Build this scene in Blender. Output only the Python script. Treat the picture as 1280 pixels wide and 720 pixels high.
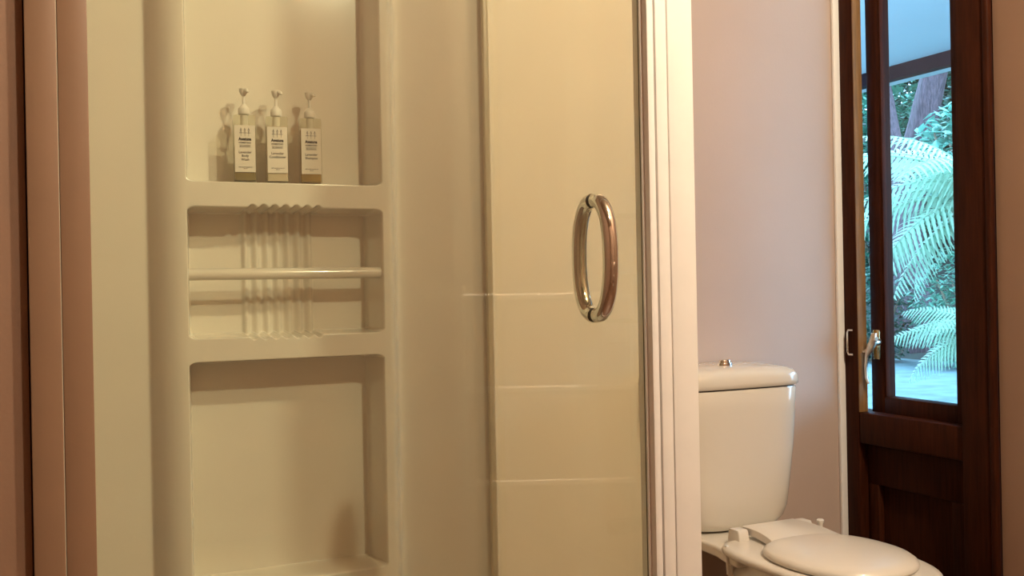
import bpy, bmesh, math, random
from mathutils import Vector, Matrix
random.seed(7)
for o in list(bpy.data.objects): bpy.data.objects.remove(o)
scn = bpy.context.scene
col = scn.collection
R = math.radians

# ------------------------------------------------------------------ camera
cam_d = bpy.data.cameras.new('camera'); cam = bpy.data.objects.new('camera', cam_d); col.objects.link(cam)
cam_d.sensor_width = 36.0; cam_d.lens = 36.0 * 1254.0 / 1280.0
cam_d.clip_start = 0.02; cam_d.clip_end = 200
cam.matrix_world = Matrix.Translation((0, 0, 0.95)) @ Matrix.Rotation(R(-24.8), 4, 'Z') @ Matrix.Rotation(R(90), 4, 'X') @ Matrix.Rotation(R(-1.1), 4, 'Z')
scn.camera = cam

# ------------------------------------------------------------------ world: cool overcast daylight
w = bpy.data.worlds.new('overcast'); scn.world = w; w.use_nodes = True
bg = w.node_tree.nodes['Background']
bg.inputs['Color'].default_value = (0.36, 0.66, 1.0, 1)
bg.inputs['Strength'].default_value = 14.0

# ------------------------------------------------------------------ exposure
vs = scn.view_settings
vs.view_transform = 'Standard'; vs.look = 'None'; vs.gamma = 1.0; vs.exposure = 0.0; vs.use_curve_mapping = False

LAMP_COL = (1.0, 0.855, 0.635)
LAMPS = [((1.23, 0.25, 2.34), 1150.0, 'round opal ceiling lamp nearer the shower'),
         ((1.10, -0.42, 2.34), 1150.0, 'round opal ceiling lamp nearer the towel rail')]

# ------------------------------------------------------------------ materials
def mat(name, color, rough=0.5, metal=0.0, coat=0.0, spec=0.5, noise=0.0, nscale=40.0, bump=0.0, bscale=200.0, grain=None, emis=None, estr=0.0, trans=0.0, sheen=0.0):
    m = bpy.data.materials.new(name); m.use_nodes = True
    nt = m.node_tree; b = nt.nodes['Principled BSDF']
    b.inputs['Base Color'].default_value = (*color, 1); b.inputs['Roughness'].default_value = rough
    b.inputs['Metallic'].default_value = metal; b.inputs['Coat Weight'].default_value = coat
    b.inputs['Coat Roughness'].default_value = 0.06
    b.inputs['Specular IOR Level'].default_value = spec
    if emis: b.inputs['Emission Color'].default_value = (*emis, 1); b.inputs['Emission Strength'].default_value = estr
    tc = nt.nodes.new('ShaderNodeTexCoord')
    if noise > 0 or grain:
        n = nt.nodes.new('ShaderNodeTexNoise'); n.inputs['Scale'].default_value = nscale; n.inputs['Detail'].default_value = 5
        if grain:
            mp = nt.nodes.new('ShaderNodeMapping'); mp.inputs['Scale'].default_value = grain
            nt.links.new(tc.outputs['Object'], mp.inputs['Vector']); nt.links.new(mp.outputs['Vector'], n.inputs['Vector'])
        else: nt.links.new(tc.outputs['Object'], n.inputs['Vector'])
        cr = nt.nodes.new('ShaderNodeValToRGB')
        k = noise
        cr.color_ramp.elements[0].position = 0.3; cr.color_ramp.elements[1].position = 0.7
        cr.color_ramp.elements[0].color = (*[c * (1 - k) for c in color], 1); cr.color_ramp.elements[1].color = (*[min(1, c * (1 + k)) for c in color], 1)
        nt.links.new(n.outputs['Fac'], cr.inputs['Fac']); nt.links.new(cr.outputs['Color'], b.inputs['Base Color'])
    if bump > 0:
        n2 = nt.nodes.new('ShaderNodeTexNoise'); n2.inputs['Scale'].default_value = bscale; n2.inputs['Detail'].default_value = 3
        nt.links.new(tc.outputs['Object'], n2.inputs['Vector'])
        bp = nt.nodes.new('ShaderNodeBump'); bp.inputs['Strength'].default_value = bump; bp.inputs['Distance'].default_value = 0.002
        nt.links.new(n2.outputs['Fac'], bp.inputs['Height']); nt.links.new(bp.outputs['Normal'], b.inputs['Normal'])
    if trans > 0:
        t = nt.nodes.new('ShaderNodeBsdfTranslucent'); t.inputs['Color'].default_value = (*color, 1)
        mx = nt.nodes.new('ShaderNodeMixShader'); mx.inputs['Fac'].default_value = trans
        out = nt.nodes['Material Output']
        nt.links.new(b.outputs[0], mx.inputs[1]); nt.links.new(t.outputs[0], mx.inputs[2]); nt.links.new(mx.outputs[0], out.inputs['Surface'])
    return m

def glass(name, tint=(0.97, 0.985, 0.96), ior=1.45, film=0.0, rough=0.0, filmcol=(0.8, 0.8, 0.76)):
    m = bpy.data.materials.new(name); m.use_nodes = True
    nt = m.node_tree; nt.nodes.remove(nt.nodes['Principled BSDF']); out = nt.nodes['Material Output']
    tr = nt.nodes.new('ShaderNodeBsdfTransparent'); tr.inputs['Color'].default_value = (*tint, 1)
    gl = nt.nodes.new('ShaderNodeBsdfGlossy'); gl.inputs['Roughness'].default_value = rough
    fr = nt.nodes.new('ShaderNodeFresnel'); fr.inputs['IOR'].default_value = ior
    geo = nt.nodes.new('ShaderNodeNewGeometry')
    inv = nt.nodes.new('ShaderNodeMath'); inv.operation = 'SUBTRACT'; inv.inputs[0].default_value = 1.0
    nt.links.new(geo.outputs['Backfacing'], inv.inputs[1])
    mul = nt.nodes.new('ShaderNodeMath'); mul.operation = 'MULTIPLY'
    nt.links.new(fr.outputs[0], mul.inputs[0]); nt.links.new(inv.outputs[0], mul.inputs[1])
    mul2 = nt.nodes.new('ShaderNodeMath'); mul2.operation = 'MULTIPLY'; mul2.inputs[1].default_value = 1.7
    nt.links.new(mul.outputs[0], mul2.inputs[0])
    mx = nt.nodes.new('ShaderNodeMixShader')
    nt.links.new(mul2.outputs[0], mx.inputs['Fac']); nt.links.new(tr.outputs[0], mx.inputs[1]); nt.links.new(gl.outputs[0], mx.inputs[2])
    last = mx
    if film > 0:
        df = nt.nodes.new('ShaderNodeBsdfDiffuse'); df.inputs['Color'].default_value = (*filmcol, 1)
        tc = nt.nodes.new('ShaderNodeTexCoord'); n = nt.nodes.new('ShaderNodeTexNoise'); n.inputs['Scale'].default_value = 3.0; n.inputs['Detail'].default_value = 4
        nt.links.new(tc.outputs['Object'], n.inputs['Vector'])
        mm = nt.nodes.new('ShaderNodeMath'); mm.operation = 'MULTIPLY'; mm.inputs[1].default_value = film * 2
        nt.links.new(n.outputs['Fac'], mm.inputs[0])
        m2 = nt.nodes.new('ShaderNodeMixShader'); nt.links.new(mm.outputs[0], m2.inputs['Fac'])
        nt.links.new(mx.outputs[0], m2.inputs[1]); nt.links.new(df.outputs[0], m2.inputs[2]); last = m2
    nt.links.new(last.outputs[0], out.inputs['Surface'])
    return m

M = {}
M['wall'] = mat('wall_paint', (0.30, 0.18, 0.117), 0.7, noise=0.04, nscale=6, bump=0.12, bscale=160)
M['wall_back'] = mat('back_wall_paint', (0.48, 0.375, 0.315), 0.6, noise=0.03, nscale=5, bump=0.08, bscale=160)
M['bright_panel'] = mat('cream_brightener', (0.78, 0.655, 0.52), 0.45, noise=0.02, nscale=5)  # lighter wall tone, used only to brighten the added panel
M['ceiling'] = mat('ceiling_paint', (0.36, 0.27, 0.19), 0.8, noise=0.03, nscale=5)
M['floor'] = mat('floor_vinyl', (0.16, 0.08, 0.045), 0.45, noise=0.15, nscale=14)
M['frame_white'] = mat('white_powder_coat', (0.93, 0.91, 0.88), 0.35, coat=0.2, noise=0.015, nscale=30)
M['frame_left_dim'] = mat('dimmed_white_frame', (0.29, 0.18, 0.112), 0.45, noise=0.02, nscale=20)  # white frame darkened in its colour for the weaker light at the left
M['liner'] = mat('moulded_acrylic', (0.83, 0.78, 0.685), 0.16, coat=0.6, noise=0.015, nscale=8)
M['dark_gap'] = mat('dark_seal_and_gap', (0.03, 0.02, 0.015), 0.7, noise=0.1)  # rubber seals, plus gap strips coloured dark like the shade between parts
M['chrome'] = mat('polished_chrome', (0.86, 0.84, 0.80), 0.06, metal=1.0, noise=0.01)
M['pale_metal'] = mat('pale_brushed_brass', (0.92, 0.86, 0.72), 0.28, metal=1.0, noise=0.02)
M['brass'] = mat('polished_brass', (0.83, 0.66, 0.36), 0.16, metal=1.0, noise=0.03)
M['door_glass'] = glass('shower_door_glass', (0.955, 0.972, 0.915), film=0.02)
M['return_glass'] = glass('return_panel_glass', (0.97, 0.975, 0.93), film=0.02)
M['window_glass'] = glass('window_glass', (0.95, 0.985, 0.985))
M['glass_edge'] = mat('green_glass_edge', (0.22, 0.19, 0.08), 0.2, noise=0.05)
M['clear_seal'] = mat('clear_vinyl_seal', (0.70, 0.62, 0.45), 0.35, noise=0.03)
M['wood'] = mat('dark_stained_timber', (0.038, 0.0085, 0.0025), 0.6, spec=0.1, noise=0.35, nscale=9, grain=(14, 14, 1.2), bump=0.05, bscale=90)
M['wood_lit'] = mat('lit_timber_reveal', (0.23, 0.12, 0.04), 0.5, noise=0.25, nscale=9, grain=(14, 14, 1.2))  # stained timber recoloured ochre: lamplight on the reveal put into the colour
M['ceramic'] = mat('glazed_ceramic', (0.73, 0.69, 0.615), 0.16, coat=0.5, noise=0.01, nscale=6)
M['seat_plastic'] = mat('seat_plastic', (0.74, 0.70, 0.64), 0.28, coat=0.25, noise=0.01, nscale=6)
M['pump'] = mat('white_pump_plastic', (0.85, 0.81, 0.73), 0.4, noise=0.02)
M['bottle_glass'] = glass('clear_bottle_plastic', (0.94, 0.93, 0.86), film=0.03)
M['label'] = mat('cream_label_paper', (0.86, 0.80, 0.70), 0.6, noise=0.02)
M['ink'] = mat('black_label_ink', (0.03, 0.022, 0.018), 0.6, noise=0.1)
M['tray'] = mat('shower_tray_acrylic', (0.80, 0.76, 0.68), 0.3, noise=0.02)
M['opal'] = mat('opal_lamp_glass', (0.9, 0.85, 0.75), 0.4, noise=0.01)
M['soffit'] = mat('soffit_paint', (0.24, 0.29, 0.30), 0.8, noise=0.03, nscale=3)
M['fascia'] = mat('dark_fascia_timber', (0.012, 0.006, 0.008), 0.8, spec=0.05, noise=0.2, nscale=6)
M['gutter'] = mat('grey_gutter_metal', (0.20, 0.23, 0.25), 0.5, noise=0.05)
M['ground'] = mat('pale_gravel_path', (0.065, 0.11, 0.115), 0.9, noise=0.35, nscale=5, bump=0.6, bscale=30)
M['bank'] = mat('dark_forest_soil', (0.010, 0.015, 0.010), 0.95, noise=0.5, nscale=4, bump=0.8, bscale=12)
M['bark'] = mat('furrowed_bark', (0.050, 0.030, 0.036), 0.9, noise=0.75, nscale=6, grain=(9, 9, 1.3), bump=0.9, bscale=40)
M['frond'] = mat('fern_green', (0.25, 0.40, 0.28), 0.5, noise=0.25, nscale=3, trans=0.35)
M['frond_dark'] = mat('young_fern_green', (0.18, 0.46, 0.26), 0.5, noise=0.25, nscale=3, trans=0.3)
M['stalk'] = mat('fern_stalk_brown', (0.14, 0.10, 0.06), 0.7, noise=0.2)
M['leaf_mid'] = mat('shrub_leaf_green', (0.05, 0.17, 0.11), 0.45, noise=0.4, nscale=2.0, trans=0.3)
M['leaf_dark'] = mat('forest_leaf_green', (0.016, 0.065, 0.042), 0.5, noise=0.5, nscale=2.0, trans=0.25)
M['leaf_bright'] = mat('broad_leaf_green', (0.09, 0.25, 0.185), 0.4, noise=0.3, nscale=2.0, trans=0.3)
def liquid(name, c, dens):
    m = bpy.data.materials.new(name); m.use_nodes = True
    nt = m.node_tree; b = nt.nodes['Principled BSDF']; out = nt.nodes['Material Output']
    b.inputs['Base Color'].default_value = (*c, 1); b.inputs['Roughness'].default_value = 0.3
    n = nt.nodes.new('ShaderNodeTexNoise'); n.inputs['Scale'].default_value = 20
    tr = nt.nodes.new('ShaderNodeBsdfTransparent'); tr.inputs['Color'].default_value = (*[min(1, 0.35 + x * 0.75) for x in c], 1)
    mr = nt.nodes.new('ShaderNodeMapRange'); mr.inputs['To Min'].default_value = dens - 0.05; mr.inputs['To Max'].default_value = dens + 0.05
    nt.links.new(n.outputs['Fac'], mr.inputs['Value'])
    mx = nt.nodes.new('ShaderNodeMixShader'); nt.links.new(mr.outputs[0], mx.inputs['Fac'])
    nt.links.new(tr.outputs[0], mx.inputs[1]); nt.links.new(b.outputs[0], mx.inputs[2]); nt.links.new(mx.outputs[0], out.inputs['Surface'])
    return m
M['wash'] = liquid('pale_gold_body_wash', (0.50, 0.40, 0.17), 0.45)
M['cond'] = liquid('milky_conditioner', (0.80, 0.70, 0.56), 0.85)
M['shamp'] = liquid('golden_shampoo', (0.62, 0.42, 0.10), 0.45)

# ------------------------------------------------------------------ mesh helpers
class MB:
    def __init__(s): s.v = []; s.f = []
    def quad_box(s, x0, x1, y0, y1, z0, z1):
        b = len(s.v)
        s.v += [(x0,y0,z0),(x1,y0,z0),(x1,y1,z0),(x0,y1,z0),(x0,y0,z1),(x1,y0,z1),(x1,y1,z1),(x0,y1,z1)]
        s.f += [tuple(b+i for i in q) for q in ((0,3,2,1),(4,5,6,7),(0,1,5,4),(1,2,6,5),(2,3,7,6),(3,0,4,7))]
        return s
    def loft(s, rings, cap0=True, cap1=True, closed=True):
        b = len(s.v); n = len(rings[0])
        for r in rings: s.v += [tuple(p) for p in r]
        for i in range(len(rings)-1):
            for j in range(n if closed else n-1):
                k = (j+1) % n
                s.f.append((b+i*n+j, b+i*n+k, b+(i+1)*n+k, b+(i+1)*n+j))
        if cap0: s.f.append(tuple(b+j for j in reversed(range(n))))
        if cap1: s.f.append(tuple(b+(len(rings)-1)*n+j for j in range(n)))
        return s
    def tube(s, pts, rad, n=10, caps=True):
        pts = [Vector(p) for p in pts]; rings = []
        rads = rad if isinstance(rad, (list, tuple)) else [rad]*len(pts)
        t0 = (pts[1]-pts[0]).normalized()
        ref = Vector((0,0,1)) if abs(t0.z) < 0.9 else Vector((1,0,0))
        u = t0.cross(ref).normalized()
        for i, p in enumerate(pts):
            t = (pts[min(i+1,len(pts)-1)] - pts[max(i-1,0)]).normalized()
            u = (u - t*u.dot(t)).normalized(); v = t.cross(u)
            rings.append([p + (u*math.cos(2*math.pi*k/n) + v*math.sin(2*math.pi*k/n))*rads[i] for k in range(n)])
        return s.loft(rings, caps, caps)
    def lathe(s, prof, c=(0,0,0), n=24, axis='Z'):
        rings = []
        for r, z in prof:
            ring = []
            for k in range(n):
                a = 2*math.pi*k/n
                ring.append((c[0]+r*math.cos(a), c[1]+r*math.sin(a), c[2]+z) if axis == 'Z' else (c[0]+z, c[1]+r*math.cos(a), c[2]+r*math.sin(a)))
            rings.append(ring)
        return s.loft(rings)
    def build(s, name, m, parent=None, smooth=False, bevel=0.0, seg=2, angle=40, loc=None, rot=None):
        me = bpy.data.meshes.new(name); me.from_pydata(s.v, [], s.f); me.update()
        bm = bmesh.new(); bm.from_mesh(me)
        bmesh.ops.recalc_face_normals(bm, faces=bm.faces[:])
        if bevel > 0:
            es = [e for e in bm.edges if len(e.link_faces) == 2 and e.calc_face_angle(0) > R(30)]
            bmesh.ops.bevel(bm, geom=es, offset=bevel, segments=seg, affect='EDGES', profile=0.5)
        bm.to_mesh(me); bm.free()
        if smooth or bevel > 0:
            for p in me.polygons: p.use_smooth = True
            me.set_sharp_from_angle(angle=R(angle))
        me.materials.append(m)
        o = bpy.data.objects.new(name, me); col.objects.link(o)
        if loc: o.location = loc
        if rot: o.rotation_euler = rot
        if parent: o.parent = parent
        return o
def box(name, x0, x1, y0, y1, z0, z1, m, parent=None, bevel=0.0, seg=2):
    return MB().quad_box(x0, x1, y0, y1, z0, z1).build(name, m, parent, bevel=bevel, seg=seg)
def lbox(name, root, x0, x1, y0, y1, z0, z1, m, bevel=0.0, seg=2):
    ox, oy, oz = root.location
    return box(name, x0-ox, x1-ox, y0-oy, y1-oy, z0-oz, z1-oz, m, root, bevel, seg)
def empty(name, loc, rz=0.0):
    o = bpy.data.objects.new(name, None); o.empty_display_size = 0.05; col.objects.link(o); o.location = loc; o.rotation_euler = (0,0,rz); return o
def tag(o, label, cat, group=None):
    o['label'] = label; o['category'] = cat
    if group: o['group'] = group
    return o
def struct(o, label=None):
    o['kind'] = 'structure'
    if label: o['label'] = label
    return o
def sstep(a, b, x):
    t = max(0.0, min(1.0, (x-a)/(b-a))); return t*t*(3-2*t)

# ------------------------------------------------------------------ room shell
XW = 1.743; YB = 1.870; ZC = 2.46; YR = -1.60; XL = -1.10
struct(box('floor', XL-0.1, XW+0.12, YR-0.1, YB+0.1, -0.05, 0.0, M['floor']), 'brown vinyl bathroom floor')
struct(box('ceiling', XL-0.1, XW+0.12, YR-0.1, YB+0.1, ZC, ZC+0.05, M['ceiling']), 'pale painted bathroom ceiling')
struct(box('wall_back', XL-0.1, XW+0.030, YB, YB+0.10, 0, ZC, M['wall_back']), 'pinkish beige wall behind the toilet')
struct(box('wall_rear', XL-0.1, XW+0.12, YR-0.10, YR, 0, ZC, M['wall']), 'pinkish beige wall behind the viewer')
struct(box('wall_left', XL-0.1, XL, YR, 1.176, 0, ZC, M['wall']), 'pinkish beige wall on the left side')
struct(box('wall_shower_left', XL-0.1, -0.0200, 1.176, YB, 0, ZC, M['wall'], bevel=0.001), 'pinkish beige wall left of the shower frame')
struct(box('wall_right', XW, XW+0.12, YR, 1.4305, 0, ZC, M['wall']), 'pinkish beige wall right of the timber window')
struct(box('wall_right_lintel', XW, XW+0.12, 1.4305, YB, 2.10, ZC, M['wall']), 'wall above the timber window')
struct(box('wall_back_brightener', 0.798, 1.245, YB-0.004, YB-0.0003, 0, ZC, M['bright_panel']), 'added cream panel brightening the wall between shower and toilet')  # added panel, lighter than the wall, to brighten the view through the return glass
struct(box('trim_1', XW-0.020, XW-0.0005, YB-0.010, YB, 0, ZC, M['frame_white'], bevel=0.003), 'thin white corner trim beside the window')

# ------------------------------------------------------------------ timber window joinery in the right wall
win = struct(empty('window_1', (XW, 1.65, 0)), 'dark stained timber window frame with an open casement and a solid panel below')
lbox('far_jamb', win, XW-0.002, XW+0.024, 1.8185, YB-0.001, 0.0, 2.10, M['wood'], 0.002)
lbox('jamb_reveal', win, XW-0.0015, XW+0.024, 1.8160, 1.8185, 0.640, 2.06, M['wood_lit'])
lbox('near_jamb', win, XW-0.012, XW+0.11, 1.4455, 1.515, 0.0, 2.10, M['wood'], 0.003)
lbox('architrave', win, XW-0.016, XW-0.0005, 1.4305, 1.445, 0.0, 2.10, M['wood'], 0.004, 3)
lbox('head', win, XW-0.002, XW+0.11, 1.515, 1.816, 2.02, 2.10, M['wood'], 0.003)
lbox('sill', win, XW-0.004, XW+0.11, 1.515, 1.8155, 0.567, 0.640, M['wood'], 0.004)
lbox('lower_jamb', win, XW+0.024, XW+0.070, 1.8158, YB-0.001, 0.0, 0.639, M['wood'])
lbox('lower_panel', win, XW+0.040, XW+0.055, 1.515, 1.8155, 0.0, 0.567, M['wood'])
for nm, a in (('panel_rail', (XW+0.022, XW+0.040, 1.515, 1.8155, 0.47, 0.567)), ('panel_stile', (XW+0.022, XW+0.040, 1.785, 1.8155, 0.0, 0.47)),
              ('panel_stile', (XW+0.022, XW+0.040, 1.515, 1.575, 0.0, 0.47)), ('panel_rail', (XW+0.022, XW+0.040, 1.575, 1.785, 0.0, 0.12))):
    lbox(nm, win, *a, M['wood'], 0.003)
# casement sash, hinged at the near jamb, pushed a little outwards
sash = empty('casement_sash', (0.044, -0.1345, 0)); sash.parent = win; sash.rotation_euler = (0, 0, R(-1.8))
# local: +Y runs from hinge to free stile, X = thickness
SL = 0.299; Z0, Z1 = 0.628, 2.015
def sb(name, y0, y1, z0, z1, x0=-0.018, x1=0.018, m='wood', bev=0.003): return box(name, x0, x1, y0, y1, z0, z1, M[m], sash, bev)
sb('free_stile', SL-0.041, SL, Z0, Z1)
sb('hinge_stile', 0.0, 0.045, Z0, Z1)
sb('bottom_rail', 0.045, SL-0.041, Z0, Z0+0.050)
sb('top_rail', 0.045, SL-0.041, Z1-0.050, Z1)
box('pane', -0.003, 0.003, 0.042, SL-0.037, Z0+0.046, Z1-0.046, M['window_glass'], sash)
box('glazing_bead', -0.017, -0.004, SL-0.047, SL-0.0405, Z0+0.05, Z1-0.05, M['wood'], sash, 0.002)
# fastener on the free stile (brass/chrome) : backplate + lever with hanging arm
fa = MB().quad_box(-0.024, -0.018, SL-0.034, SL-0.014, 0.765, 0.835).build('fastener_plate', M['brass'], sash, bevel=0.002)
fl = MB()
fl.tube([(-0.022, SL-0.030, 0.806), (-0.044, SL-0.034, 0.806)], 0.009, 12)
fl.tube([(-0.040, SL-0.036, 0.828), (-0.042, SL-0.034, 0.806), (-0.044, SL-0.026, 0.792), (-0.045, SL-0.016, 0.775), (-0.045, SL-0.012, 0.750), (-0.044, SL-0.012, 0.722), (-0.043, SL-0.018, 0.708)],
        [0.006, 0.010, 0.009, 0.005, 0.004, 0.004, 0.003], 10)
fl.tube([(-0.042, SL-0.036, 0.812), (-0.046, SL-0.050, 0.815)], [0.006, 0.005], 10)
fl.tube([(-0.044, SL-0.024, 0.790), (-0.046, SL-0.006, 0.783)], [0.005, 0.003], 8)
fl.build('fastener_lever', M['pale_metal'], sash, smooth=True)
kp = MB()
kp.tube([(-0.008, 0.176, 0.834), (-0.009, 0.190, 0.834), (-0.009, 0.193, 0.828), (-0.009, 0.193, 0.782), (-0.009, 0.190, 0.776), (-0.008, 0.176, 0.776)], 0.003, 8)
kp.build('fastener_keeper', M['chrome'], win, smooth=True)

# ------------------------------------------------------------------ shower wall liner (moulded acrylic, one continuous sheet)
LX0, LX1 = -0.020, 0.787
NICHES = [(0.2165, 0.5575, 1.1430, 1.800), (0.2165, 0.5575, 0.8740, 1.0985), (0.2155, 0.5560, 0.4440, 0.8330)]
YBASE, YCOL, YNB = 1.814, 1.770, 1.852
def flank(x):
    t = max(0.0, min(1.0, (x-0.1545)/(0.216-0.1545))); return 1-(1-t)**2.2
def front(x):
    y = YBASE - (YBASE-YCOL) * flank(x) * (1 - sstep(0.572, 0.606, x))
    y -= 0.012 * sstep(0.750, 0.785, x)
    return y
def ridge(x):
    if not (0.3145 < x < 0.4490): return 0.0
    e = min(1.0, (x-0.3145)/0.006, (0.4490-x)/0.006)
    return e * (0.5 - 0.5*math.cos(2*math.pi*(x-0.3145)/0.0192))
def surf(x, z):
    y = front(x)
    for i, (x0, x1, z0, z1) in enumerate(NICHES):
        rr = 0.0
        if i == 1:
            rr = ridge(x); z0 -= 0.0050*rr; z1 += 0.0055*rr
        if x < x0-0.02 or x > x1+0.02 or z < z0-0.02 or z > z1+0.02: continue
        cx, hx = (x0+x1)/2, (x1-x0)/2; cz, hz = (z0+z1)/2, (z1-z0)/2
        qx = (abs(x-cx)-hx); qz = (abs(z-cz)-hz) * 1.9
        rad = 0.014
        ax, az = max(qx+rad, 0), max(qz+rad, 0)
        d = math.hypot(ax, az) + min(max(qx+rad, qz+rad), 0) - rad
        m = sstep(0.0025, -0.0115, d)
        back = YNB - (0.0075*rr if i == 1 else 0.0)
        y = y*(1-m) + back*m
    return y
def lines(segs):
    out = []
    for a, b, st in segs:
        n = max(1, int(round((b-a)/st)))
        out += [a + (b-a)*k/n for k in range(n)]
    out.append(segs[-1][1]); return out
xs = lines([(LX0, 0.14, 0.02), (0.14, 0.21, 0.003), (0.21, 0.235, 0.0013), (0.235, 0.31, 0.01), (0.31, 0.452, 0.0016), (0.452, 0.535, 0.01), (0.535, 0.562, 0.0013), (0.562, 0.61, 0.004), (0.61, 0.745, 0.02), (0.745, LX1, 0.003)])
zs = lines([(0.06, 0.432, 0.03), (0.432, 0.452, 0.001), (0.452, 0.82, 0.02), (0.82, 0.838, 0.001), (0.838, 0.862, 0.004), (0.862, 0.884, 0.001), (0.884, 1.088, 0.012), (1.088, 1.110, 0.001), (1.110, 1.134, 0.004), (1.134, 1.152, 0.001), (1.152, 1.785, 0.02), (1.785, 1.805, 0.0015), (1.805, 2.02, 0.03)])
lm = MB(); nx = len(xs)
for z in zs:
    for x in xs: lm.v.append((x, surf(x, z), z))
for j in range(len(zs)-1):
    for i in range(nx-1):
        a = j*nx+i; lm.f.append((a, a+1, a+nx+1, a+nx))
liner = empty('shower_liner', (0.39, YBASE, 0))
lo = lm.build('wall_sheet', M['liner'], None, smooth=True, angle=75); lo.parent = liner; lo.location = (-0.39, -YBASE, 0)
# thickness behind the sheet, as a solidify away from the viewer
sm = lo.modifiers.new('thickness', 'SOLIDIFY'); sm.thickness = 0.003; sm.offset = -1.0 if lo.data.polygons[0].normal.y < 0 else 1.0
rb = MB().tube([(0.212-0.39, 1.787-YBASE, 0.9835), (0.558-0.39, 1.787-YBASE, 0.9835)], 0.0103, 20)
rb.build('washcloth_rail', M['liner'], liner, smooth=True)
tag(liner, 'glossy cream moulded shower wall with three recessed shelves and a ribbed soap niche', 'shower wall')

# tray
tr = empty('shower_tray', (0.39, 1.5, 0))
lbox('tray_floor', tr, -0.020, 0.79, 1.215, 1.800, 0.001, 0.03, M['tray'])
for nm, a in (('tray_kerb', (-0.020, 0.825, 1.165, 1.215, 0.001, 0.09)), ('tray_kerb', (0.79, 0.825, 1.216, 1.800, 0.001, 0.09))): lbox(nm, tr, *a, M['tray'], 0.006)
tag(tr, 'low white shower tray under the glass door', 'shower tray')

# ------------------------------------------------------------------ shower enclosure
enc = empty('shower_enclosure', (0.40, 1.18, 0.09))
lbox('wall_jamb', enc, -0.0185, 0.0118, 1.163, 1.205, 0.09, 2.02, M['frame_left_dim'], 0.0012)
lbox('door_stile', enc, 0.0128, 0.0425, 1.165, 1.200, 0.09, 2.02, M['frame_left_dim'], 0.0012)
lbox('jamb_gap_shade', enc, -0.0198, -0.0185, 1.185, 1.205, 0.09, 2.02, M['dark_gap'])  # dark strip stands in for the shade inside the wall gap
dg = lbox('door_glass', enc, 0.041, 0.7465, 1.183, 1.189, 0.095, 1.985, M['door_glass'])
lbox('door_seal', enc, 0.7466, 0.7490, 1.1825, 1.186, 0.09, 2.02, M['dark_gap'])
lbox('latch_stile', enc, 0.7490, 0.7600, 1.1660, 1.204, 0.09, 2.02, M['frame_white'], 0.002)
lbox('latch_stile_bead', enc, 0.7455, 0.7490, 1.1780, 1.1825, 0.09, 2.02, M['frame_white'], 0.001)
lbox('stile_gap_filler', enc, 0.7600, 0.7620, 1.172, 1.200, 0.09, 2.02, M['dark_gap'])
lbox('frame_strip', enc, 0.7620, 0.7800, 1.165, 1.204, 0.09, 2.02, M['frame_white'], 0.0010)
lbox('strip_gap_filler', enc, 0.7800, 0.7816, 1.169, 1.200, 0.09, 2.02, M['dark_gap'])
lbox('corner_post', enc, 0.7816, 0.8240, 1.165, 1.206, 0.09, 2.02, M['frame_white'], 0.003)
lbox('top_rail', enc, -0.0185, 0.827, 1.163, 1.206, 2.02, 2.06, M['frame_white'], 0.003)
lbox('return_glass', enc, 0.790, 0.796, 1.206, 1.820, 0.095, 2.0, M['return_glass'])
lbox('return_top_rail', enc, 0.782, 0.806, 1.206, 1.820, 2.02, 2.06, M['frame_white'], 0.003)
lbox('wall_channel', enc, 0.7895, 0.7965, 1.8205, YB-0.001, 0.09, 2.02, M['glass_edge'], 0.001)
lbox('channel_seal', enc, 0.7745, 0.7865, 1.788, 1.8005, 0.09, 2.02, M['clear_seal'], 0.003)
# oval chrome pull handle: outer and inner half on either side of the glass
hc = Vector((0.672, 1.186, 0.9885))
def half(sgn, rad):
    pts = []
    for k in range(33):
        a = math.pi * (k/32) - math.pi/2
        n = 2.25
        ca, sa = math.cos(a), math.sin(a)
        y = 0.0385 * abs(ca)**(2/n) ; z = 0.0775 * math.copysign(abs(sa)**(2/n), sa)
        pts.append(hc + Vector((0, sgn*(y + 0.0042), z)))
    return pts
hh = empty('handle', (0, 0, 0)); hh.parent = enc
def off(pts): return [p - enc.location for p in pts]
MB().tube(off(half(-1, 0)), 0.0103, 18).build('outer_grip', M['chrome'], hh, smooth=True)
MB().tube(off(half(1, 0)), 0.0103, 18).build('inner_grip', M['chrome'], hh, smooth=True)
for s in (-1, 1):
    MB().tube(off([hc + Vector((0, -0.0046, s*0.0775)), hc + Vector((0, 0.0046, s*0.0775))]), 0.0095, 14).build('gasket', M['dark_gap'], hh, smooth=True)
tag(enc, 'framed glass shower enclosure with white corner post and oval chrome door handle', 'shower enclosure')

# ------------------------------------------------------------------ pump bottles
def text_mesh(s, size, cx, z, bold=0.0, font_shear=0.0, sx=1.0):
    cu = bpy.data.curves.new('t', 'FONT'); cu.body = s; cu.size = size; cu.align_x = 'CENTER'; cu.align_y = 'CENTER'; cu.offset = bold; cu.resolution_u = 2
    ob = bpy.data.objects.new('t', cu); col.objects.link(ob)
    dg_ = bpy.context.evaluated_depsgraph_get(); dg_.update()
    me = bpy.data.meshes.new_from_object(ob.evaluated_get(dg_))
    vs_ = [(cx + v.co.x*sx, 0.0, z + v.co.y) for v in me.vertices]; fs = [tuple(p.vertices) for p in me.polygons]
    bpy.data.objects.remove(ob); bpy.data.curves.remove(cu); bpy.data.meshes.remove(me)
    return vs_, fs
def rrect(hx, hy, r, n=4):
    pts = []
    for (sx, sy, a0) in ((1,1,0),(-1,1,90),(-1,-1,180),(1,-1,270)):
        for k in range(n+1):
            a = R(a0 + 90*k/n)
            pts.append((sx*(hx-r)+r*math.cos(a), sy*(hy-r)+r*math.sin(a)))
    return pts
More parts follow.
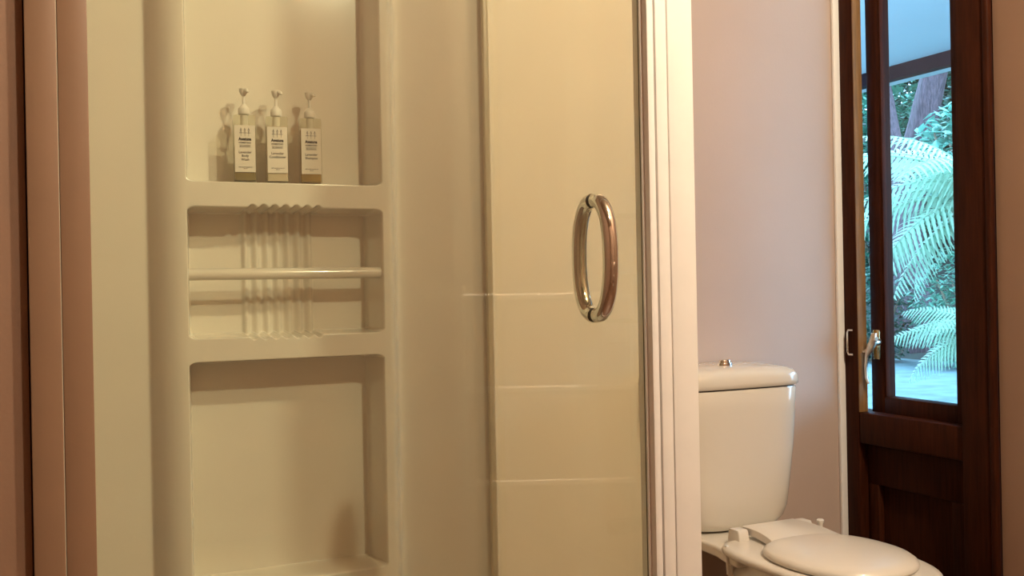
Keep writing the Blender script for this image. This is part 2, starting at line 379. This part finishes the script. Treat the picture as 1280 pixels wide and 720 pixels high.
def bottle(x, y, z, rz, label, liq, name_lines, lev, spin):
    root = empty('pump_bottle', (x, y, z), rz)
    tag(root, label, 'bottle', 'pump bottles on the top shelf')
    hx, hy, H = 0.0195, 0.0165, 0.117
    prof = [(1.0,0.0,-0.001),(1.0,0.002,0.0),(1.0,H-0.004,0.0),(0.97,H,-0.001)]
    rings = [[(px, py, zz) for px, py in rrect(hx+d, hy+d, 0.004)] for _, zz, d in prof]
    for q, zz in ((0.0105, H+0.0025), (0.0085, H+0.004), (0.0085, H+0.006)):
        rings.append([(px*q/0.0085*0.0085/hx*1.0 if False else q*px/math.hypot(px, py), q*py/math.hypot(px, py), zz) for px, py in rrect(hx, hy, 0.004)])
    MB().loft(rings).build('body', M['bottle_glass'], root, smooth=True, angle=50)
    MB().loft([[(px, py, zz) for px, py in rrect(hx-0.0016, hy-0.0016, 0.003)] for zz in (0.0028, lev)]).build('liquid', M[liq], root, smooth=True, angle=50)
    MB().lathe([(0.0066,H-0.020),(0.0066,H+0.001)]).build('dip_collar', M['pump'], root, smooth=True)
    MB().tube([(0.001,0.002,0.006),(0,0,H-0.018)], 0.0015, 6).build('dip_tube', M['pump'], root, smooth=True)
    MB().lathe([(0.0095,H+0.003),(0.0100,H+0.004),(0.0100,H+0.0125),(0.0085,H+0.0155),(0.0062,H+0.017),(0.0045,H+0.0205)]).build('collar', M['pump'], root, smooth=True, angle=50)
    MB().lathe([(0.0026,H+0.020),(0.0026,H+0.037)], n=14).build('stem', M['pump'], root, smooth=True)
    hd = empty('pump_head', (0, 0, H+0.036)); hd.parent = root; hd.rotation_euler = (0, 0, spin)
    MB().lathe([(0.0036,0.0),(0.0048,0.002),(0.0070,0.0065),(0.0078,0.012),(0.0070,0.0132)], n=18).build('button', M['pump'], hd, smooth=True)
    MB().tube([(0,0,0.0095),(0.008,0,0.0092),(0.0125,0,0.0075),(0.0135,0,0.0045)], [0.0036,0.0034,0.0030,0.0026], 10).build('nozzle', M['pump'], hd, smooth=True)
    lab = box('paper_label', -0.0172, 0.0178, -hy-0.0006, -hy-0.0002, 0.0165, 0.0985, M['label'], root)
    tm = MB(); yy = -hy-0.0009
    def add(s, size, zz, bold=0.0, sx=1.0):
        v, f = text_mesh(s, size, 0.0003, zz, bold, 0, sx); b = len(tm.v)
        tm.v += [(p[0], yy, p[2]) for p in v]; tm.f += [tuple(b+i for i in q) for q in f]
    add('Awatuna', 0.0074, 0.0742, 0.00040, 0.80); add('HOMESTEAD', 0.0038, 0.0677, 0.0001, 0.95); add('BED & BREAKFAST', 0.0022, 0.0618, 0.00006)
    for zz in (0.0640, 0.0600): tm.quad_box(-0.0095, 0.0100, yy-0.00002, yy, zz-0.0002, zz+0.0002)
    for i, s in enumerate(name_lines): add(s, 0.0060, 0.0512-i*0.0064, 0.00008, 0.98)
    add('with natural lavender oil', 0.0023, 0.0252, 0.00006); add('250 ml', 0.0022, 0.0225, 0.00006)
    for k in (-1, 0, 1):
        cx = 0.0003 + k*0.0066; b = len(tm.v)
        tm.v += [(cx, yy, 0.0940), (cx-0.0016, yy, 0.0895), (cx, yy, 0.0865), (cx+0.0016, yy, 0.0895), (cx, yy, 0.0920), (cx-0.0009, yy, 0.0895), (cx, yy, 0.0877), (cx+0.0009, yy, 0.0895)]
        tm.f += [(b,b+1,b+5,b+4), (b+1,b+2,b+6,b+5), (b+2,b+3,b+7,b+6), (b+3,b,b+4,b+7)]
        tm.quad_box(cx-0.0002, cx+0.0002, yy-0.00002, yy, 0.0795, 0.0865)
        tm.quad_box(cx-0.0028, cx+0.0028, yy-0.00002, yy, 0.0848, 0.0856)
    tm.build('label_print', M['ink'], lab)
    return root
ZL = 1.1455
bottle(0.3190, 1.806, ZL, R(-8), 'clear pump bottle labelled Lavender Body Wash, leftmost on the shelf', 'wash', ['Lavender', 'Body', 'Wash'], 0.062, R(-62))
bottle(0.3755, 1.806, ZL, R(-8), 'pump bottle labelled Lavender Conditioner holding milky lotion, between the other two', 'cond', ['Lavender', 'Conditioner'], 0.100, R(-50))
bottle(0.4360, 1.806, ZL, R(-8), 'pump bottle labelled Lavender Shampoo with golden liquid, rightmost on the shelf', 'shamp', ['Lavender', 'Shampoo'], 0.096, R(-55))

# ------------------------------------------------------------------ toilet
TX = 1.331
toi = empty('toilet', (TX, 1.55, 0)); tag(toi, 'cream ceramic toilet with cistern and closed lid beside the window', 'toilet')
OY = 1.55
def dsec(wd, dp, z, n=5.0, yb=YB-0.004, N=28):
    pts = []
    for k in range(N+1):
        a = math.pi*k/N
        c, s = math.cos(a), math.sin(a)
        pts.append((wd*math.copysign(abs(c)**(2/n), c), yb - OY - dp*abs(s)**(2/n), z))
    return pts
cb = MB().loft([dsec(0.070,0.092,0.424,3), dsec(0.112,0.124,0.426,3.2), dsec(0.130,0.137,0.432,3.6), dsec(0.140,0.144,0.446,4), dsec(0.1450,0.1475,0.468,4.5), dsec(0.148,0.149,0.51,5), dsec(0.157,0.152,0.60,5.5), dsec(0.163,0.1535,0.68,5.5), dsec(0.1660,0.1545,0.722,5.5), dsec(0.1645,0.1525,0.7265,5.5)])
cb.build('cistern', M['ceramic'], toi, smooth=True, angle=50)
MB().loft([dsec(0.161,0.1495,0.7265,5.5), dsec(0.161,0.1495,0.7300,5.5)]).build('lid_seam', M['dark_gap'], toi)
MB().loft([dsec(0.1675,0.1560,0.7295,5.5), dsec(0.1700,0.1585,0.7320,5.5), dsec(0.1705,0.1590,0.740,5.5), dsec(0.1690,0.1580,0.752,5.5), dsec(0.165,0.1545,0.760,5), dsec(0.153,0.146,0.7665,4.4), dsec(0.124,0.125,0.7715,3.6), dsec(0.066,0.090,0.7735,3), dsec(0.02,0.06,0.774,2.5)]).build('cistern_lid', M['ceramic'], toi, smooth=True, angle=60)
fb = MB().loft([[(-0.001+p[0]*q, 1.785-OY+p[1]*q, z) for p in [(0.0185*math.cos(2*math.pi*k/24), 0.0135*math.sin(2*math.pi*k/24)) for k in range(24)]] for q, z in ((1.0,0.772),(1.0,0.7765),(0.92,0.779),(0.80,0.7795),(0.78,0.784),(0.70,0.7855),(0.3,0.786))])
fb.build('flush_button', M['chrome'], toi, smooth=True, angle=40)
def oval(wd, y0, y1, z, n=2.2, N=44, flat=0.0):
    pts = []; cy = (y0+y1)/2; h = (y1-y0)/2
    for k in range(N):
        a = 2*math.pi*k/N; c, s = math.cos(a), math.sin(a)
        nn = n if s < 0 else n + flat
        pts.append((wd*math.copysign(abs(c)**(2/nn), c), cy + h*math.copysign(abs(s)**(2/nn), s), z))
    return [(p[0]+OX, p[1]+0.012, p[2]) for p in pts]
def Y(v): return v - OY
OX = -0.004
bowl = MB().loft([oval(0.090, Y(1.40), Y(1.78), 0.001, 2.6), oval(0.088, Y(1.40), Y(1.78), 0.03, 2.6), oval(0.078, Y(1.38), Y(1.77), 0.12, 2.4), oval(0.086, Y(1.34), Y(1.76), 0.22, 2.3), oval(0.105, Y(1.28), Y(1.74), 0.31, 2.2), oval(0.128, Y(1.243), Y(1.68), 0.375, 2.2), oval(0.136, Y(1.232), Y(1.64), 0.400, 2.2), oval(0.136, Y(1.232), Y(1.64), 0.414, 2.2), oval(0.132, Y(1.238), Y(1.635), 0.4185, 2.2)])
bowl.build('bowl', M['ceramic'], toi, smooth=True, angle=50)
dk = MB().loft([[(x, y, z) for x, y in ((-0.120, Y(1.855)), (-0.126, Y(1.78)), (-0.124, Y(1.70)), (-0.126, Y(1.66)), (-0.136, Y(1.62)), (-0.141, Y(1.57)), (0.141, Y(1.57)), (0.136, Y(1.62)), (0.126, Y(1.66)), (0.124, Y(1.70)), (0.126, Y(1.78)), (0.120, Y(1.855)))] for z in (0.402, 0.4255)])
dk.build('rear_deck', M['ceramic'], toi, bevel=0.006, seg=3)
OX = -0.018
st = MB().loft([oval(0.132, Y(1.232), Y(1.625), 0.4215, 2.25, flat=2.2), oval(0.141, Y(1.222), Y(1.636), 0.4240, 2.25, flat=2.2), oval(0.143, Y(1.220), Y(1.638), 0.4300, 2.25, flat=2.2), oval(0.140, Y(1.223), Y(1.635), 0.4360, 2.25, flat=2.2), oval(0.130, Y(1.234), Y(1.625), 0.4385, 2.25, flat=2.2)])
st.build('seat', M['seat_plastic'], toi, smooth=True, angle=60)
OX = -0.020
def lidsec(q, z, dz=0): return oval(0.125*q, Y(1.412)-0.140*q, Y(1.412)+0.138*q, z, 2.15, flat=0.3)
ld = MB().loft([lidsec(0.95,0.4395), lidsec(0.99,0.4410), lidsec(1.0,0.4450), lidsec(0.985,0.4500), lidsec(0.93,0.4550), lidsec(0.80,0.4595), lidsec(0.6,0.4630), lidsec(0.35,0.4652), lidsec(0.1,0.4660)])
lid = ld.build('lid', M['seat_plastic'], toi, smooth=True, angle=60)
stp = MB(); secs = []
for t in range(11):
    u = t/10; y = Y(1.650) - u*0.125
    hw = 0.066 + 0.016*u*u; zt = 0.4605 - 0.0090*u + 0.005*math.sin(math.pi*u); zb = 0.4450 + 0.004*math.sin(math.pi*u) - 0.0090*u
    secs.append([(-hw, y, zb), (hw, y, zb), (hw, y, zt-0.002), (hw-0.003, y, zt), (-hw+0.003, y, zt), (-hw, y, zt-0.002)])
stp.loft(secs).build('lid_strap', M['seat_plastic'], toi, smooth=True, angle=35)
for s in (-1, 1):
    x0 = s*0.081 - 0.004
    hb = MB().loft([[(x0+px, Y(1.638)+py*sc, z) for px, py in rrect(0.0125, 0.021, 0.004)] for z, sc in ((0.4255, 1.0), (0.440, 0.96), (0.4555, 0.82), (0.4585, 0.66))])
    hb.build('hinge_block', M['seat_plastic'], toi, smooth=True, angle=45)
    if s > 0: continue
    MB().tube([(s*0.134, Y(1.60), 0.405), (s*0.134, Y(1.60), 0.372)], 0.005, 10).build('hinge_bolt', M['seat_plastic'], toi, smooth=True)
    MB().tube([(s*0.1395, Y(1.605), 0.440), (s*0.1395, Y(1.600), 0.385)], 0.0035, 8).build('hinge_clip', M['seat_plastic'], toi, smooth=True)
MB().lathe([(0.0050,0.424),(0.0048,0.443),(0.0060,0.450),(0.0078,0.453),(0.0078,0.457),(0.005,0.4590)], c=(0.114, Y(1.625), 0), n=16).build('hinge_peg', M['seat_plastic'], toi, smooth=True)

# ------------------------------------------------------------------ ceiling lamps
for (lx, ly, lz), stg, lab in LAMPS:
    lr = empty('ceiling_lamp', (lx, ly, ZC)); tag(lr, lab, 'lamp', 'ceiling lamps')
    MB().lathe([(0.055,-0.0005),(0.060,-0.012),(0.052,-0.030),(0.034,-0.042)], n=28).build('lamp_base', M['frame_white'], lr, smooth=True)
    prof = []
    for k in range(13):
        a = R(-90 + 172*k/12); prof.append((max(0.001, 0.042*math.cos(a)), lz-ZC+0.04 + 0.042*math.sin(a)))
    om = mat('glowing_opal_globe', (0.9, 0.85, 0.75), 0.4, noise=0.01, emis=LAMP_COL, estr=stg)
    MB().lathe(prof, n=24).build('opal_globe', om, lr, smooth=True)

# ------------------------------------------------------------------ towel stand behind the viewer (seen only as glints in the door glass)
M['satin'] = mat('satin_chrome', (0.92, 0.91, 0.90), 0.13, metal=1.0, noise=0.01)
ts = empty('towel_stand', (1.34, -0.285, 0), R(23)); tag(ts, 'free-standing chrome towel stand with three bars, reflected in the shower door', 'towel stand')
for x in (-0.25, 0.25):
    MB().tube([(x, 0, 0.015), (x, 0, 0.96)], 0.010, 12).build('upright', M['satin'], ts, smooth=True)
    MB().tube([(x, -0.13, 0.010), (x, 0.13, 0.010)], 0.010, 12).build('foot', M['satin'], ts, smooth=True)
for z in (0.92, 0.647, 0.37): MB().tube([(-0.25, 0, z), (0.25, 0, z)], 0.018, 20).build('bar', M['satin'], ts, smooth=True)

# ------------------------------------------------------------------ garden outside the window
struct(box('ground', XW+0.12, 24, -6, 24, -0.12, -0.02, M['ground']), 'pale gravel path outside the window')
vr = empty('veranda_roof', (3.0, 4.0, 2.05)); tag(vr, 'pale veranda soffit with a dark fascia beam outside the window', 'roof')
lbox('soffit', vr, XW+0.121, 4.20, -2, 12, 2.116, 2.14, M['soffit'])
lbox('fascia_beam', vr, 4.175, 4.235, -2, 12, 2.043, 2.116, M['fascia'])
lbox('gutter', vr, 4.236, 4.330, -2, 12, 2.045, 2.14, M['gutter'], 0.01)
# bank of soil rising behind the path
bk = MB(); rings = []
for i in range(13):
    yy = -2 + i*1.9; ring = []
    for j in range(9):
        xx = 9.6 + j*1.1
        ring.append((xx, yy, -0.03 + 0.62*max(0, j-0.3)**1.05 + 0.18*math.sin(i*1.7+j*2.3)*(j > 0)))
    rings.append(ring)
bk.loft(rings, False, False, closed=False); struct(bk.build('ground_bank', M['bank'], None, smooth=True), 'dark planted bank beyond the gravel path')

def frond_mesh(npairs, droop, wmax, seed):
    rnd = random.Random(seed); mb = MB(); L = 1.0
    def P(u): return Vector((u*(1-0.12*droop*u), 0, 0.16*math.sin(u*2.2) - droop*0.42*u**2.0))
    for i in range(npairs):
        u = 0.12 + 0.87*i/(npairs-1)
        base = P(u); tan = (P(min(1, u+0.02))-P(u-0.02)).normalized()
        wl = wmax*(math.sin(math.pi*min(1, 0.20+0.79*u))**0.75)*rnd.uniform(0.92, 1.06) + 0.012
        step = 0.87/npairs
        for s in (-1, 1):
            d = (Vector((0, s, 0)) + tan*0.38 + Vector((0, 0, -0.10-0.2*rnd.random()))).normalized()
            nr = d.cross(tan).normalized(); side = nr.cross(d).normalized(); K = 10; b = len(mb.v)
            for k in range(K+1):
                v0 = k/K; c = base + d*wl*v0 + Vector((0, 0, -0.28*wl*v0*v0))
                pw = step*0.36*(1-v0)**0.55*(1.0 if k % 2 else 0.62) + 0.0008
                mb.v += [tuple(c - side*pw), tuple(c + nr*0.15*pw), tuple(c + side*pw)]
                if k: q = b+3*k; mb.f += [(q-3, q-2, q+1, q), (q-2, q-1, q+2, q+1)]
    sb_ = MB().tube([P(k/10) for k in range(11)], [0.008*(1-0.085*k) for k in range(11)], 5)
    b = len(mb.v)
    mb.v += sb_.v; mb.f += [tuple(b+i for i in f) for f in sb_.f]
    me = bpy.data.meshes.new('frond'); me.from_pydata(mb.v, [], mb.f); me.update(); me.materials.append(M['frond'])
    return me
FM = [frond_mesh(24, 0.6, 0.21, 1), frond_mesh(22, 0.95, 0.23, 2), frond_mesh(26, 0.35, 0.19, 3)]
def fern(loc, trunk_h, specs, label):
    root = empty('tree_fern', loc); tag(root, label, 'fern')
    MB().tube([(0.05, -0.05, -0.1), (0.02, -0.02, trunk_h*0.5), (0, 0, trunk_h)], [0.09, 0.075, 0.06], 9).build('trunk', M['stalk'], root, smooth=True)
    for i, (az, el, ln, k, tw) in enumerate(specs):
        o = bpy.data.objects.new('frond', FM[k]); col.objects.link(o); o.parent = root
        o.location = (0, 0, trunk_h)
        o.rotation_euler = (Matrix.Rotation(R(az), 3, 'Z') @ Matrix.Rotation(R(-el), 3, 'Y') @ Matrix.Rotation(R(tw), 3, 'X')).to_euler(); o.scale = (ln,)*3
    return root
# the pane looks along roughly (+1,+0.95); the crowns stand just right of that view and reach back across it
fern((5.55, 4.56, 0), 1.50, [(126,24,1.05,0,-40),(140,6,1.05,1,-35),(128,-14,1.05,2,-38),(118,-2,1.0,0,-40),(150,14,1.1,2,-35),(122,-38,0.95,1,-35),(152,-22,1.0,1,-30),(142,-30,1.0,0,-32),(134,-46,0.95,2,-30),(160,24,1.0,2,-20),(105,26,1.0,1,-15),(185,20,1.0,1,0),(215,16,1.0,0,0),(250,16,1.0,1,0),(285,16,1.0,2,0),(320,16,1.0,0,0),(355,18,1.0,1,0),(35,20,1.0,2,0),(70,20,1.0,0,0)],
     'large pale green tree fern with long drooping fronds in the middle of the window view')
fern((5.30, 4.36, 0), 0.60, [(122,20,0.62,0,-40),(134,-2,0.66,2,-40),(128,-24,0.64,0,-38),(116,8,0.62,1,-40),(140,-14,0.6,1,-35),(146,14,0.6,1,-30),(175,20,0.55,1,0),(215,20,0.55,0,0),(270,20,0.55,2,0),(330,20,0.55,0,0),(45,22,0.55,1,0),(85,24,0.55,0,0)],
     'smaller fern with arching fronds low by the gravel path')
def trunk(loc, pts, rads, label):
    root = empty('forest_tree', loc); tag(root, label, 'tree', 'tree trunks beyond the fern')
    rnd = random.Random(len(label)); mb = MB(); n = 22; rings = []
    ks = 26
    for i in range(ks+1):
        u = i/ks*(len(pts)-1); a = min(int(u), len(pts)-2); t = u-a
        p = Vector(pts[a]).lerp(Vector(pts[a+1]), t); r = rads[a]*(1-t)+rads[a+1]*t
        rings.append([(p.x + r*(1+0.10*math.sin(5*th+i*0.25)+0.06*rnd.uniform(-1,1))*math.cos(th), p.y + r*(1+0.10*math.sin(5*th+i*0.25)+0.06*rnd.uniform(-1,1))*math.sin(th), p.z) for th in [2*math.pi*k/n for k in range(n)]])
    mb.loft(rings).build('bark_trunk', M['bark'], root, smooth=True, angle=60)
    lf = MB(); rr = random.Random(3)
    for _ in range(700):
        leaf(lf, Vector(pts[-1]) + Vector((rr.gauss(0,0.35), rr.gauss(0,0.35), rr.gauss(0.6,0.4))), 0.14, rr)
    lf.build('foliage', M['leaf_dark'], root)
    return root
def leaf(mb, c, s, rnd, flat=0.5):
    a = rnd.uniform(0, 2*math.pi); d = Vector((math.cos(a), math.sin(a), rnd.uniform(-0.7, 0.3))).normalized()
    u = d.cross(Vector((0,0,1))).normalized(); up = u.cross(d)
    s *= rnd.uniform(0.6, 1.3); b = len(mb.v)
    mb.v += [tuple(c), tuple(c + d*s*0.45 + u*s*0.26 - up*s*0.06), tuple(c + d*s - up*s*0.15), tuple(c + d*s*0.45 - u*s*0.26 - up*s*0.06), tuple(c + d*s*0.5)]
    mb.f += [(b, b+1, b+4), (b+1, b+2, b+4), (b+2, b+3, b+4), (b+3, b, b+4)]
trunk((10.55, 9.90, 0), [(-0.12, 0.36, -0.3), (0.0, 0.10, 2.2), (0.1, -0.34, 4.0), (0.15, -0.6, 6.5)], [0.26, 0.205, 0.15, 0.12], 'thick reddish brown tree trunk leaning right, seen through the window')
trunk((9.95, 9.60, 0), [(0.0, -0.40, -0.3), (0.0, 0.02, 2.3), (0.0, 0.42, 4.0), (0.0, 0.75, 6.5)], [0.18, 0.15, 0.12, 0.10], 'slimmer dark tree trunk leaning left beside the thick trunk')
def bush(loc, rx, ry, rz_, n, ls, m, label, seed, cz=None):
    root = empty('garden_shrub', loc); tag(root, label, 'shrub', 'shrubs on the bank')
    rnd = random.Random(seed); mb = MB(); cz = rz_ if cz is None else cz
    for _ in range(n):
        while True:
            p = Vector((rnd.uniform(-1,1), rnd.uniform(-1,1), rnd.uniform(-1,1)))
            if 0.25 < p.length < 1: break
        leaf(mb, Vector((p.x*rx, p.y*ry, cz + p.z*rz_)), ls, rnd)
    mb.build('foliage', m, root)
    tk = MB()
    for k in range(5):
        a = k*1.3; tk.tube([(0,0,-0.1), (rx*0.3*math.cos(a), ry*0.3*math.sin(a), cz*0.7), (rx*0.6*math.cos(a), ry*0.6*math.sin(a), cz+rz_*0.4)], [0.03,0.02,0.008], 6)
    tk.build('stem', M['stalk'], root, smooth=True)
    return root
bush((7.0, 5.95, 0.0), 0.50, 0.55, 0.50, 900, 0.13, M['leaf_bright'], 'broad leaved bright green shrub above and behind the large fern', 11, cz=1.98)
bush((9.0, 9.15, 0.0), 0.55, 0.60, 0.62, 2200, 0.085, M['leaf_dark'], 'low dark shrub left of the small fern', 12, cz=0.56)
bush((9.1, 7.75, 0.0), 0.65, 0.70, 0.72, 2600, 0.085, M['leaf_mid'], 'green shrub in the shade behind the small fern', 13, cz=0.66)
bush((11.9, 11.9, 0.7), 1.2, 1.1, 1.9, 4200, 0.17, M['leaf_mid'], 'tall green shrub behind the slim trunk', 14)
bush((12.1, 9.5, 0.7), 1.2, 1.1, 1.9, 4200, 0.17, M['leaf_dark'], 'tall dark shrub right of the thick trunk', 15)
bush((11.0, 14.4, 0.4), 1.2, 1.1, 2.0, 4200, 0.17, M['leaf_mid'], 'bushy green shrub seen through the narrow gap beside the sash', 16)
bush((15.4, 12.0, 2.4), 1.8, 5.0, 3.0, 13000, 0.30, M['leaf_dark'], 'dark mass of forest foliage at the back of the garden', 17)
